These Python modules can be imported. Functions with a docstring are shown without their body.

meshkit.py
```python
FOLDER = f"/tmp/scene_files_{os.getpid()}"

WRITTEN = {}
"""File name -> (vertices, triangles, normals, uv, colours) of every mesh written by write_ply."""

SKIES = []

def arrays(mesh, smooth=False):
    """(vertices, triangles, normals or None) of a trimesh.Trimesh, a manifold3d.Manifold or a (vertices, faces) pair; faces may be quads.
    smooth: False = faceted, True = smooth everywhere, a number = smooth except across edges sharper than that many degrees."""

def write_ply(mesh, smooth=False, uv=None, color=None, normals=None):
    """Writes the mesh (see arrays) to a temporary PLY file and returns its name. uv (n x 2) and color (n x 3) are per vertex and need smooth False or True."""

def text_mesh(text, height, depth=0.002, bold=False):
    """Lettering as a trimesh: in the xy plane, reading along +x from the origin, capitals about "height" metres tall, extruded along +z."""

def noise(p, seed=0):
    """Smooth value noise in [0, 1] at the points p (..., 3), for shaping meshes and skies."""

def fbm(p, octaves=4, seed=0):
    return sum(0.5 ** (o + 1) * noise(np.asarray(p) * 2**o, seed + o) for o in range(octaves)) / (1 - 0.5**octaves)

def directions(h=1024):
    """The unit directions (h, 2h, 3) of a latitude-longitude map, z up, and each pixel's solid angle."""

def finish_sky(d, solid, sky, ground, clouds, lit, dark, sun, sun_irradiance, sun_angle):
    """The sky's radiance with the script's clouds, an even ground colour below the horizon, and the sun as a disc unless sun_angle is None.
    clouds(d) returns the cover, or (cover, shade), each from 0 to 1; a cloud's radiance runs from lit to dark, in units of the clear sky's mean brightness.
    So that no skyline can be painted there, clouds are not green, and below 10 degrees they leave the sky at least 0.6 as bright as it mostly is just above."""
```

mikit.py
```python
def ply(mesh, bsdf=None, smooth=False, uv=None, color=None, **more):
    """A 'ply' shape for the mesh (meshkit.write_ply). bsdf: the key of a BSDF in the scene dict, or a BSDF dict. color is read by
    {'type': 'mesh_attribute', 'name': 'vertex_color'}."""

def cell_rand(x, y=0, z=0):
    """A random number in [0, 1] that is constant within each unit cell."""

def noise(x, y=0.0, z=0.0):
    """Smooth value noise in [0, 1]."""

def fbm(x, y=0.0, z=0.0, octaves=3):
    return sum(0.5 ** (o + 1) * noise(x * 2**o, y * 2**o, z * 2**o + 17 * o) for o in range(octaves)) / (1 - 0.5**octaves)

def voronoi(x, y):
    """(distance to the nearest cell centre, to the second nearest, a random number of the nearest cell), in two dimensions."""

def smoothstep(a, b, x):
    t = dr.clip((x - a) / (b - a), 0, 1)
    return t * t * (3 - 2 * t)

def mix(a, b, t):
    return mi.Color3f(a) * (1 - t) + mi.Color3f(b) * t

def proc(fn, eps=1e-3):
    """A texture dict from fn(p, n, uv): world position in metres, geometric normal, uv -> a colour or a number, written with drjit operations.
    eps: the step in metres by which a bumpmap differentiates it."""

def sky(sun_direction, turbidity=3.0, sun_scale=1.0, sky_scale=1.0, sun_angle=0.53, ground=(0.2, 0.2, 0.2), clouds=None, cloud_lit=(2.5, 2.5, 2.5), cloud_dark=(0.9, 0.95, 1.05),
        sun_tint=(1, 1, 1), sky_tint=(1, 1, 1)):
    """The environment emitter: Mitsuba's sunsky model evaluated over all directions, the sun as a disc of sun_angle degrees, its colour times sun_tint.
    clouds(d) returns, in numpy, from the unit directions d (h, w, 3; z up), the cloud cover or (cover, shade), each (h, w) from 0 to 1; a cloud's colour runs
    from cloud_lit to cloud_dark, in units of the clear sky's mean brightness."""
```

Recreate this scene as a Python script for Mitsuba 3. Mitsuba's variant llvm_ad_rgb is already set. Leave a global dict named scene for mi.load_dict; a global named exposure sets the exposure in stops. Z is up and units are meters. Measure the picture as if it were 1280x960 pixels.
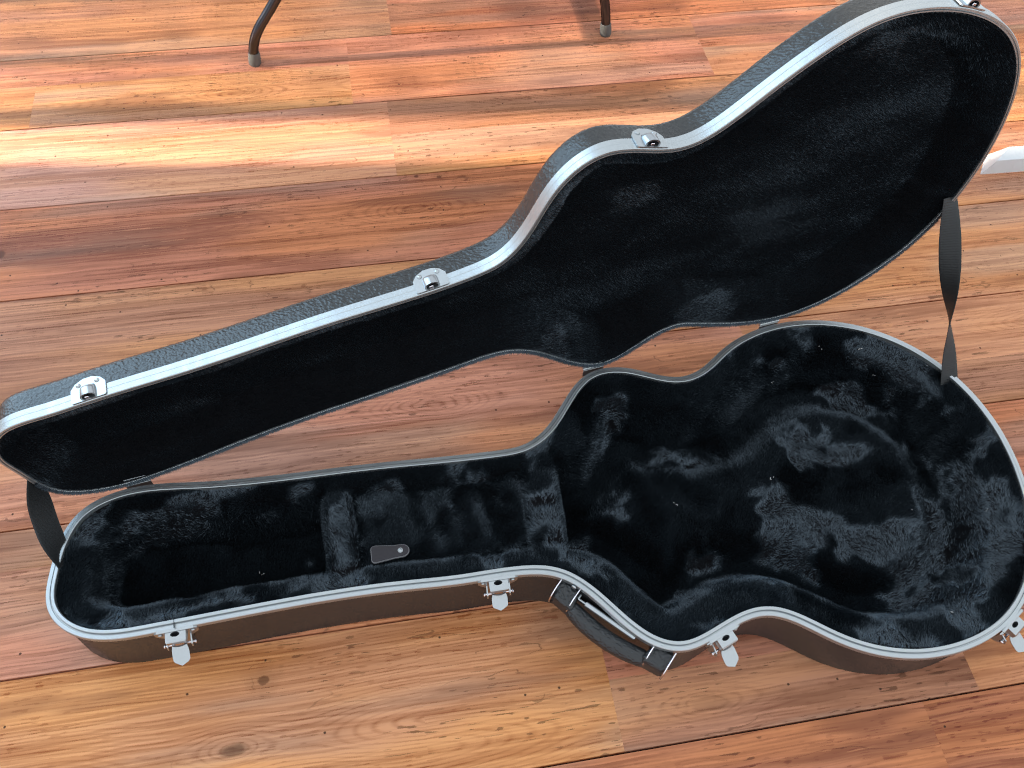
import math, numpy as np, trimesh, drjit as dr, mitsuba as mi
import mikit, meshkit
from mikit import ply, proc, noise, fbm, voronoi, smoothstep, mix
from scipy.interpolate import splprep, splev
from scipy.spatial import Delaunay, cKDTree
import shapely
from shapely.geometry import Polygon
import manifold3d as m3

T = mi.ScalarTransform4f
RNG = np.random.default_rng(7)
A = lambda *v: np.array(v, float)
unit = lambda v: np.asarray(v, float) / np.linalg.norm(v)
scene, labels = {'type': 'scene'}, {}

# ------------------------------------------------------------------ camera, light, exposure
CAM = A(0.25674, -0.60335, 1.1)
FWD, DOWN = A(0.2029373, 0.5109324, -0.835323), A(-0.2385472, -0.8015756, -0.5482443)
scene['camera'] = {'type': 'perspective', 'fov': 59.93, 'fov_axis': 'x', 'near_clip': 0.05, 'far_clip': 60.0,
                   'to_world': T().look_at(origin=CAM.tolist(), target=(CAM + FWD).tolist(), up=(-DOWN).tolist())}
exposure = 1.08
SUN_AZ, SUN_EL, SUN_D = math.radians(169.0), math.radians(22.0), 9.0
SUN_TO = A(math.cos(SUN_EL) * math.cos(SUN_AZ), math.cos(SUN_EL) * math.sin(SUN_AZ), math.sin(SUN_EL))
SUN_POS = A(0.5, 0.65, 0) + SUN_TO * SUN_D
rgb = lambda *c: {'type': 'rgb', 'value': list(map(float, c))}
scene['room_light'] = {'type': 'constant', 'radiance': rgb(0.57, 0.615, 0.65)}
scene['sun_disc'] = {'type': 'disk', 'to_world': T().look_at(origin=SUN_POS.tolist(), target=(SUN_POS - SUN_TO).tolist(), up=[0, 0, 1]) @ T().scale(0.042),
                     'emitter': {'type': 'area', 'radiance': rgb(102e3, 84e3, 65e3)}}  # distant disc standing in for the sun
WIN_C, WIN_T = A(-2.30, 3.70, 2.55), A(0.45, 0.1, 0.5)
scene['window__pane'] = {'type': 'rectangle', 'to_world': T().look_at(origin=WIN_C.tolist(), target=WIN_T.tolist(), up=[0, 0, 1]) @ T().scale([1.35, 2.2, 1]),
                         'emitter': {'type': 'area', 'radiance': rgb(1.45, 2.05, 2.6)}}

# ------------------------------------------------------------------ helpers
def tag(key, label=None, category=None, group=None, kind=None):
    labels[key] = {k: v for k, v in (('label', label), ('category', category), ('group', group), ('kind', kind)) if v}

def numbered(key):
    if key not in scene: return key
    n = 1
    while f'{key}_{n:03d}' in scene: n += 1
    return f'{key}_{n:03d}'

def put(key, mesh, bsdf, smooth=35, **kw):
    key = numbered(key)
    scene[key] = ply(mesh, bsdf, smooth=smooth, **kw)
    return key

def box(size, centre=(0, 0, 0), ch=0.0):
    """A box with chamfered edges."""
    sx, sy, sz = [s / 2 for s in size]
    if ch <= 0:
        m = trimesh.creation.box(size)
    else:
        pts = [(a * (sx - ch * (i != 0)), b * (sy - ch * (i != 1)), c * (sz - ch * (i != 2)))
               for i in range(3) for a in (-1, 1) for b in (-1, 1) for c in (-1, 1)]
        m = trimesh.Trimesh(*map(np.array, (lambda h: (h.vertices, h.faces))(trimesh.convex.convex_hull(np.array(pts)))), process=False)
    m.apply_translation(centre)
    return m

def tube(points, radii, sides=14, cap=True):
    p = np.asarray(points, float); n = len(p)
    t = np.gradient(p, axis=0); t /= np.linalg.norm(t, axis=1, keepdims=True) + 1e-12
    a = np.cross(t[0], [0, 0, 1.0] if abs(t[0][2]) < 0.9 else [1.0, 0, 0]); a = unit(a)
    rings, ang = [], np.arange(sides) * 2 * np.pi / sides
    for i in range(n):
        a = unit(a - t[i] * (a @ t[i])); b = np.cross(t[i], a)
        rings.append(p[i] + np.broadcast_to(radii, (n,))[i] * (np.cos(ang)[:, None] * a + np.sin(ang)[:, None] * b))
    v = np.vstack(rings); f = []
    i, j = np.meshgrid(np.arange(n - 1), np.arange(sides), indexing='ij')
    q = np.stack([i * sides + j, i * sides + (j + 1) % sides, (i + 1) * sides + (j + 1) % sides, (i + 1) * sides + j], -1).reshape(-1, 4)
    f = np.vstack([q[:, [0, 1, 2]], q[:, [0, 2, 3]]])
    if cap:
        v = np.vstack([v, p[:1], p[-1:]]); k = np.arange(sides); c0, c1 = len(v) - 2, len(v) - 1
        f = np.vstack([f, np.stack([(k + 1) % sides, k, k * 0 + c0], 1), np.stack([(n - 1) * sides + k, (n - 1) * sides + (k + 1) % sides, k * 0 + c1], 1)])
    return trimesh.Trimesh(v, f, process=False)

def curve(ctrl, n=40):
    c = np.asarray(ctrl, float)
    tck, _ = splprep(c.T, s=0, k=min(3, len(c) - 1))
    return np.array(splev(np.linspace(0, 1, n), tck)).T

def frame(o, x, y, z):
    m = np.eye(4); m[:3, 0], m[:3, 1], m[:3, 2], m[:3, 3] = x, y, z, o
    return m

def prism(poly, z0, z1, ch=0.0):
    """Extruded polygon; ch rounds the upper edge by two steps."""
    if ch <= 0:
        m = trimesh.creation.extrude_polygon(poly, z1 - z0, engine='earcut'); m.apply_translation([0, 0, z0]); return m
    parts = [m3.CrossSection([list(map(tuple, np.array(poly.buffer(b).exterior.coords)[:-1][::-1] if not poly.buffer(b).exterior.is_ccw else np.array(poly.buffer(b).exterior.coords)[:-1]))]) for b in (0, -0.35 * ch, -ch)]
    hs = (z1 - z0 - ch, z1 - z0 - 0.35 * ch, z1 - z0)
    man = m3.Manifold()
    for c, h in zip(parts, hs):
        man += m3.Manifold.extrude(c, h)
    mm = man.to_mesh()
    m = trimesh.Trimesh(mm.vert_properties[:, :3], mm.tri_verts, process=False); m.apply_translation([0, 0, z0]); return m

def cat(ms): return trimesh.util.concatenate(ms)

# ------------------------------------------------------------------ floor: rows of laminate boards, each row printed in strips
PA = math.radians(-8.4975); SD, TD = A(math.cos(PA), math.sin(PA)), A(-math.sin(PA), math.cos(PA))
PW, PC0 = 0.196707, 0.99544            # row width, the across-coordinate of seam 0 (rows count towards the camera)
PAL = [  # light, dark albedo
    ((.58, .245, .138), (.37, .138, .073)),   # 0 pink
    ((.56, .272, .136), (.37, .156, .072)),   # 1 yellow
    ((.56, .250, .118), (.37, .140, .062)),   # 2 orange
    ((.43, .196, .103), (.26, .108, .054)),   # 3 brown
    ((.49, .226, .120), (.30, .124, .063)),   # 4 tan
    ((.44, .168, .082), (.26, .086, .043)),   # 5 red brown
    ((.59, .268, .120), (.40, .155, .062)),   # 6 pale orange
    ((.50, .190, .101), (.30, .102, .052)),   # 7 brownish red
    ((.61, .305, .200), (.42, .178, .106)),   # 8 pale pink, lightened to brighten the sunlit band
]
PLANKS = []
def strip(t0, t1, s0, s1, pal): PLANKS.append((t0, t1, s0, s1, pal))
# (strips of the rows in view as the photograph shows them; beyond it any strips)
strip(-1, 0, -1.6, .41, 4); strip(-1, -.52, .41, 1.35, 0); strip(-.52, 0, .41, 1.35, 7); strip(-1, 0, 1.35, 2.5, 2)
strip(0, .41, -1.6, .32, 0); strip(.41, 1, -1.6, -.25, 2); strip(.41, 1, -.25, .32, 1); strip(0, 1, .32, 1.02, 0); strip(0, .55, 1.02, 2.5, 0); strip(.55, 1, 1.02, 2.5, 2)
strip(1, 2, -1.6, .382, 8); strip(1, 1.47, .382, 1.25, 3); strip(1.47, 2, .382, 1.25, 1); strip(1, 2, 1.25, 2.5, 6)  # brown half paints in the band shadow, yellow half and left board its sunlight
strip(2, 3, -1.6, 1.12, 7); strip(2, 3, 1.12, 2.5, 2)
strip(3, 4, -1.6, .75, 4); strip(3, 4, .75, 2.5, 2)
strip(4, 5, -1.6, .88, 0); strip(4, 4.6, .88, 2.5, 2); strip(4.6, 5, .88, 2.5, 3)
strip(5, 5.29, -1.6, .45, 4); strip(5.29, 6, -1.6, .45, 0); strip(5, 6, .45, 1.02, 7); strip(5, 6, 1.02, 2.5, 7)
strip(6, 7, -1.6, .553, 6); strip(6, 6.57, .553, 1.25, 7); strip(6.57, 7, .553, 1.005, 4); strip(6.57, 7, 1.005, 1.25, 2); strip(6, 7, 1.25, 2.5, 2)
strip(7, 8, -1.6, .928, 5); strip(7, 8, .928, 2.5, 5)
for r, ps in ((-3, (1, 0)), (-2, (0, 4)), (8, (1, 4)), (9, (0, 2))):
    strip(r, r + 1, -1.6, .4 + .13 * r % .7, ps[0]); strip(r, r + 1, .4 + .13 * r % .7, 2.5, ps[1])
# knots: s, t (rows), size, elongation
# s, t (rows), half height (m), elongation, reach along the board (m), dark heart (0 to 1)
KNOTS = [(.392, 4.413, .016, 2.6, .17, .1), (.405, 2.42, .016, 2.6, .17, .1), (.105, 6.62, .010, 2.4, .09, .8),
         (.10, .72, .013, 3.0, .16, .15), (.67, 6.80, .014, 3.0, .14, .2), (1.36, 4.30, .012, 3.5, .20, .1), (1.0, 3.5, .012, 3.2, .2, .1)]
HEARTS = [(.141, 6.239, .0075), (.454, 2.062, .0050), (.415, 2.03, .0042), (-.262, 2.50, .012), (.88, 6.70, .008)]   # small dark knots: s, t, radius

def st_of(p):
    s = p.x * SD[0] + p.y * SD[1]
    t = (PC0 - (p.x * TD[0] + p.y * TD[1]))      # metres towards the camera
    return s, t

PERIOD = .0042
def wood_fields(p, uv):
    s, t = st_of(p)
    k = dr.floor(uv.x)                     # plank number
    pal = dr.floor(uv.y)
    sh = k * 3.37
    warp = .012 * (fbm(s * 2.4 + sh, t * 7 + sh, 3) - .5) + .0022 * (noise(s * 19 + sh, t * 60) - .5)
    best, kt0, g_el, heart, hk = mi.Float(9), mi.Float(0), mi.Float(0), mi.Float(0), mi.Float(0)
    row = dr.floor(t / PW)
    for (ks, kt, kr, el, reach, dk) in KNOTS:
        ds, dt = s - ks, t - kt * PW + .5 * warp
        same = dr.abs(row - math.floor(kt)) < .5
        d = dr.sqrt(dr.square(ds / el) + dt * dt)
        g = dr.exp(-dr.square(ds / reach))
        on = same & (dr.abs(ds) / reach < best)
        best = dr.select(on, dr.abs(ds) / reach, best)
        x = dr.sqrt(dt * dt + dr.square(ds / el) * g + .25 * kr * kr * g) + .5 * kr * g
        g_el = dr.select(on, x, g_el)
        kt0 = dr.select(on, 1.0, kt0)
        heart = dr.maximum(heart, dr.select(same, dk * (1 - smoothstep(.35 * kr, .95 * kr, d * (1 + .5 * (noise(s * 160, t * 160) - .5)))), 0.0))
        hk = dr.maximum(hk, dr.select(same, dr.exp(-dr.square(d / (2.4 * kr))), 0.0))
    for (ks, kt, kr) in HEARTS:
        d = dr.sqrt(dr.square((s - ks) * .8) + dr.square(t - kt * PW)) * (1 + .35 * (noise(s * 130, t * 130) - .5))
        heart = dr.maximum(heart, (1 - smoothstep(.55 * kr, 1.05 * kr, d)) * .85)
        heart = dr.maximum(heart, .22 * (1 - smoothstep(kr, 3.2 * kr, d)))
    along = dr.select(kt0 > .5, g_el, t)
    phi = (along + warp) / PERIOD + 1.1 * (fbm(s * 5 + sh, t * 22, 2.0) - .5)
    phi += hk * 1.5 * (fbm(s * 34 + sh, t * 60, 8.0) - .5)
    c = .5 + .5 * dr.cos(2 * math.pi * phi)
    ring = c * c * c
    return s, t, t + warp, k, pal, sh, ring, heart, hk

def wood_colour(p, n, uv):
    s, t, tt, k, pal, sh, ring, heart, hk = wood_fields(p, uv)
    light, dark = mi.Color3f(0), mi.Color3f(0)
    for i, (a, b) in enumerate(PAL):
        on = dr.select(dr.abs(pal - i) < .5, 1.0, 0.0)
        light += mi.Color3f(a) * on; dark += mi.Color3f(b) * on
    streak = fbm(s * 1.8 + sh, tt * 46 + sh, 5.0, octaves=4)
    fibre = noise(s * 30 + sh, tt * 640)
    fibre2 = noise(s * 12 + sh, tt * 330, 3)
    blot = fbm(s * 6 + sh, t * 15, 9.0)
    strong = smoothstep(.35, .75, noise(s * 2.6 + sh, t * 9 + sh, 21.0))      # where the growth rings are printed clearly
    ringk = ring * (.16 + .46 * dr.maximum(.8 * strong, .95 * hk)) * (.35 + 1.0 * noise(s * 9 + sh, tt * 150, 6.0))
    line1 = smoothstep(.30, .70, noise(s * 4.5 + sh, tt * 250 + sh, 61.0)); line2 = smoothstep(.30, .70, noise(s * 9 + sh, tt * 520, 62.0))
    pore = smoothstep(.72, .86, noise(s * 85 + sh, tt * 640 + sh, 63.0)) * (.35 + .65 * smoothstep(.4, .65, noise(s * 7, tt * 40 + sh, 64.0)))
    x = .98 - .50 * smoothstep(.36, .72, streak) - ringk + .44 * (line1 - .5) + .46 * (line2 - .5) + .50 * (fibre - .5) + .55 * (blot - .5) - .62 * pore
    c = mix(dark, light, dr.clip(x, -.7, 1.25))
    hue = fbm(s * 3.1 + sh, tt * 15, 55.0)
    c *= mix((1.07, 1.04, .90), (.94, .95, 1.08), smoothstep(.3, .7, hue))
    # bruised streaks wandering along the grain
    br = smoothstep(.60, .76, fbm(s * 3.4 + sh, tt * 26 + sh, 41.0, octaves=4))
    c = mix(c, dark * mi.Color3f(.62, .58, .62), br * .55)
    # open-grain marks: few and short; thin wandering cracks where the grain is wild
    cr = noise(s * 60 + sh, tt * 520 + sh, 2.0); cm = fbm(s * 4.2 + sh, t * 14, 4.0)
    crack = smoothstep(.82, .90, cr) * smoothstep(.56, .66, cm)
    wander = dr.abs(fbm(s * 11 + sh, tt * 55, 7.0) - .5)
    crack = dr.maximum(crack, .8 * (1 - smoothstep(.004, .014, wander)) * smoothstep(.56, .66, fbm(s * 3.6 + sh, t * 12, 14.0)) * smoothstep(.35, .6, noise(s * 40 + sh, t * 120)))
    c = mix(c, dark * .22, dr.clip(crack * .62, 0, 1))
    # pale scratches of the same print
    pl = noise(s * 34 + sh, tt * 480 + 9, 17.0)
    c = mix(c, light * 1.2, .35 * smoothstep(.82, .92, pl) * smoothstep(.5, .6, fbm(s * 5 + sh, t * 13, 24.0)))
    d1, _, rr = voronoi(s * 15 + sh, t * 15 + 3)
    hole = (1 - smoothstep(.014, .030, d1)) * dr.select(rr > .60, 1.0, 0.0)
    c = mix(c, mi.Color3f(.030, .016, .010), hole * .9)
    c = mix(c, dark * .22, heart * .85)
    g = smoothstep(.52, .78, fbm(s * 2.6 + sh * 1.7, t * 18, 31.0))
    c = mix(c, mi.Color3f(dr.mean(c)) * mi.Color3f(1.22, .92, .74), g * .35)
    return dr.clip(c, 0.004, .9)

def wood_rough(p, n, uv):
    s, t = st_of(p)
    return 0.42 + 0.10 * noise(s * 9, t * 300) + .05 * noise(s * 4, t * 9)

def wood_bump(p, n, uv):
    s, t = st_of(p)
    k = dr.floor(uv.x) * 3.37
    tt = t + .012 * (fbm(s * 2.4 + k, t * 7 + k, 3) - .5)
    return noise(s * 40 + k, tt * 700) * .6 + .4 * noise(s * 14 + k, tt * 260)

scene['mat_wood'] = {'type': 'bumpmap', 'tex': proc(wood_bump, 4e-4), 'scale': 0.00012,
                     'bsdf': {'type': 'principled', 'base_color': proc(wood_colour), 'roughness': proc(wood_rough), 'specular': 0.13}}
scene['mat_gap'] = {'type': 'diffuse', 'reflectance': rgb(.012, .008, .006)}

fl = box((4.4, 3.2, 0.04), (0, 0, -0.028))
fl.apply_transform(frame(A(0.45, 0.15, 0), A(*SD, 0), A(*TD, 0), A(0, 0, 1)))
put('floor', fl, 'mat_gap', smooth=False); tag('floor', 'laminate wood floor in wide boards of pink, orange and brown', kind='structure')
for i, (t0, t1, s0, s1, pal) in enumerate(PLANKS):
    g0 = .0007 if abs(t0 - round(t0)) < 1e-6 else .00001
    g1 = .0007 if abs(t1 - round(t1)) < 1e-6 else .00001
    a0, a1, b0, b1 = s0 + .00003, s1 - .00003, t0 * PW + g0, t1 * PW - g1
    c0, c1, h = .0006 if g0 > .0005 else .00001, .0006 if g1 > .0005 else .00001, .00001
    def pt(s, t, z): return (*(SD * s + TD * (PC0 - t)), z)
    v = [pt(a0, b0, -.0008), pt(a1, b0, -.0008), pt(a1, b1, -.0008), pt(a0, b1, -.0008),
         pt(a0, b0, -.0006), pt(a1, b0, -.0006), pt(a1, b1, -.0006), pt(a0, b1, -.0006),
         pt(a0 + h, b0 + c0, 0), pt(a1 - h, b0 + c0, 0), pt(a1 - h, b1 - c1, 0), pt(a0 + h, b1 - c1, 0)]
    v = [(x, y, z if z == 0 else z * 9) for x, y, z in v]
    f = [(8, 11, 10), (8, 10, 9)]
    for lo in (0, 4):
        for e in range(4):
            a, b = lo + e, lo + (e + 1) % 4
            f += [(a, b + 4, b), (a, a + 4, b + 4)]
    m = trimesh.Trimesh(np.array(v), np.array(f), process=False); 
    put('floor__plank', m, 'mat_wood', smooth=False, uv=np.tile([i + .5, pal + .5], (len(v), 1)))

# ------------------------------------------------------------------ materials of the things
scene['mat_shell'] = {'type': 'principled', 'base_color': rgb(.0185, .0195, .0205), 'roughness': .27, 'specular': .5}
def leather(p, n, uv):
    q = p * 420
    return smoothstep(.25, .75, noise(q.x, q.y, q.z)) * .7 + .3 * noise(q.x * .3, q.y * .3, q.z * .3)
scene['mat_leather'] = {'type': 'bumpmap', 'tex': proc(leather, 3e-4), 'scale': 0.0010,
                        'bsdf': {'type': 'principled', 'base_color': rgb(.016, .017, .019), 'roughness': .33, 'specular': .5}}
def alu_rough(p, n, uv): return 0.33 + 0.12 * noise(p.x * 40, p.y * 40, p.z * 900)
scene['mat_aluminium'] = {'type': 'principled', 'base_color': rgb(.43, .46, .475), 'metallic': .9, 'roughness': proc(alu_rough), 'specular': .5}
scene['mat_chrome'] = {'type': 'twosided', 'bsdf': {'type': 'roughconductor', 'material': 'Cr', 'alpha': .09}}
scene['mat_darkened_chrome'] = {'type': 'roughconductor', 'material': 'Cr', 'alpha': .07, 'specular_reflectance': rgb(.12, .135, .15)}  # chrome darkened in colour for the dim room it would mirror
scene['mat_nickel'] = {'type': 'twosided', 'bsdf': {'type': 'principled', 'base_color': rgb(.42, .445, .46), 'metallic': .95, 'roughness': .26}}
scene['mat_dark'] = {'type': 'diffuse', 'reflectance': rgb(.012, .012, .013)}
scene['mat_backing'] = {'type': 'twosided', 'bsdf': {'type': 'diffuse', 'reflectance': rgb(.006, .006, .007)}}
scene['mat_fur'] = {'type': 'twosided', 'bsdf': {'type': 'principled', 'base_color': rgb(.0120, .0165, .0210), 'roughness': .36, 'specular': .85, 'spec_tint': .7}}
scene['mat_web'] = {'type': 'twosided', 'bsdf': {'type': 'principled', 'base_color': rgb(.016, .017, .018), 'roughness': .55, 'specular': .4, 'sheen': .3}}
scene['mat_lint'] = {'type': 'twosided', 'bsdf': {'type': 'diffuse', 'reflectance': rgb(.75, .74, .72)}}
scene['mat_white'] = {'type': 'principled', 'base_color': rgb(.56, .58, .60), 'roughness': .35, 'specular': .5}
scene['mat_blocker'] = {'type': 'twosided', 'bsdf': {'type': 'diffuse', 'reflectance': rgb(.62, .60, .57)}}
scene['mat_rubber'] = {'type': 'principled', 'base_color': rgb(.03, .03, .032), 'roughness': .5}
scene['mat_cap'] = {'type': 'principled', 'base_color': rgb(.09, .10, .10), 'roughness': .35}
scene['mat_top'] = {'type': 'principled', 'base_color': rgb(.10, .06, .04), 'roughness': .4}
scene['mat_edge'] = {'type': 'principled', 'base_color': rgb(.13, .13, .14), 'roughness': .4}
scene['mat_tab'] = {'type': 'principled', 'base_color': rgb(.022, .019, .024), 'roughness': .48, 'specular': .4}

# ------------------------------------------------------------------ guitar case
CASE = 'guitar_case'
tag(CASE, 'open black guitar case lined with black plush, lid raised on its hinges', 'guitar case')
RIM = 0.100                                   # height of the parting plane of the base
TH = math.radians(90.489)
LW, LN = A(0, -math.cos(TH), math.sin(TH)), A(0, -math.sin(TH), -math.cos(TH))   # lid plane: up, and out of its open side
HINGE_O = A(0, 0, RIM)
BASE_OUT = np.array([(-0.0949, -0.0894), (-0.0894, -0.0704), (-0.0824, -0.0519), (-0.0728, -0.0347), (-0.0594, -0.0202), (-0.0423, -0.0105), (-0.0232, -0.0053), (-0.0036, -0.0036), (0.0161, -0.0047), (0.0357, -0.0078), (0.0549, -0.0122), (0.0741, -0.0171), (0.0933, -0.0218), (0.1126, -0.0260), (0.1319, -0.0299), (0.1514, -0.0335), (0.1709, -0.0368), (0.1904, -0.0400), (0.2099, -0.0430), (0.2294, -0.0460), (0.2490, -0.0490), (0.2685, -0.0520), (0.2880, -0.0553), (0.3075, -0.0587), (0.3269, -0.0623), (0.3463, -0.0660), (0.3657, -0.0697), (0.3851, -0.0733), (0.4046, -0.0768), (0.4241, -0.0801), (0.4436, -0.0832), (0.4632, -0.0858), (0.4829, -0.0859), (0.5020, -0.0810), (0.5195, -0.0719), (0.5352, -0.0599), (0.5497, -0.0465), (0.5641, -0.0329), (0.5791, -0.0201), (0.5958, -0.0096), (0.6146, -0.0039), (0.6343, -0.0044), (0.6533, -0.0097), (0.6709, -0.0187), (0.6875, -0.0295), (0.7044, -0.0397), (0.7229, -0.0464), (0.7425, -0.0467), (0.7615, -0.0413), (0.7793, -0.0327), (0.7967, -0.0235), (0.8148, -0.0155), (0.8336, -0.0095), (0.8529, -0.0053), (0.8726, -0.0030), (0.8923, -0.0025), (0.9120, -0.0038), (0.9315, -0.0069), (0.9507, -0.0118), (0.9693, -0.0183), (0.9873, -0.0266), (1.0044, -0.0364), (1.0206, -0.0478), (1.0356, -0.0606), (1.0495, -0.0747), (1.0620, -0.0899), (1.0731, -0.1063), (1.0826, -0.1236), (1.0905, -0.1417), (1.0968, -0.1604), (1.1014, -0.1797), (1.1043, -0.1992), (1.1056, -0.2189), (1.1055, -0.2387), (1.1038, -0.2583), (1.1008, -0.2779), (1.0965, -0.2972), (1.0910, -0.3161), (1.0845, -0.3348), (1.0768, -0.3530), (1.0679, -0.3707), (1.0580, -0.3877), (1.0469, -0.4040), (1.0345, -0.4195), (1.0210, -0.4338), (1.0061, -0.4469), (0.9901, -0.4585), (0.9730, -0.4683), (0.9549, -0.4762), (0.9360, -0.4819), (0.9166, -0.4855), (0.8969, -0.4872), (0.8771, -0.4871), (0.8575, -0.4852), (0.8380, -0.4816), (0.8191, -0.4760), (0.8008, -0.4685), (0.7833, -0.4593), (0.7669, -0.4483), (0.7516, -0.4358), (0.7375, -0.4220), (0.7238, -0.4078), (0.7091, -0.3945), (0.6923, -0.3843), (0.6731, -0.3798), (0.6534, -0.3805), (0.6340, -0.3839), (0.6146, -0.3880), (0.5951, -0.3910), (0.5754, -0.3902), (0.5571, -0.3831), (0.5416, -0.3710), (0.5291, -0.3556), (0.5188, -0.3388), (0.5095, -0.3214), (0.5001, -0.3040), (0.4894, -0.2874), (0.4765, -0.2724), (0.4605, -0.2610), (0.4422, -0.2536), (0.4230, -0.2490), (0.4035, -0.2456), (0.3839, -0.2429), (0.3643, -0.2403), (0.3448, -0.2372), (0.3254, -0.2336), (0.3060, -0.2297), (0.2866, -0.2260), (0.2672, -0.2224), (0.2477, -0.2192), (0.2281, -0.2162), (0.2086, -0.2135), (0.1890, -0.2109), (0.1693, -0.2086), (0.1497, -0.2064), (0.1301, -0.2043), (0.1104, -0.2023), (0.0907, -0.2003), (0.0711, -0.1984), (0.0514, -0.1965), (0.0317, -0.1945), (0.0121, -0.1925), (-0.0076, -0.1904), (-0.0271, -0.1875), (-0.0462, -0.1825), (-0.0642, -0.1743), (-0.0798, -0.1623), (-0.0920, -0.1468), (-0.0988, -0.1284), (-0.0990, -0.1087)])
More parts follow.
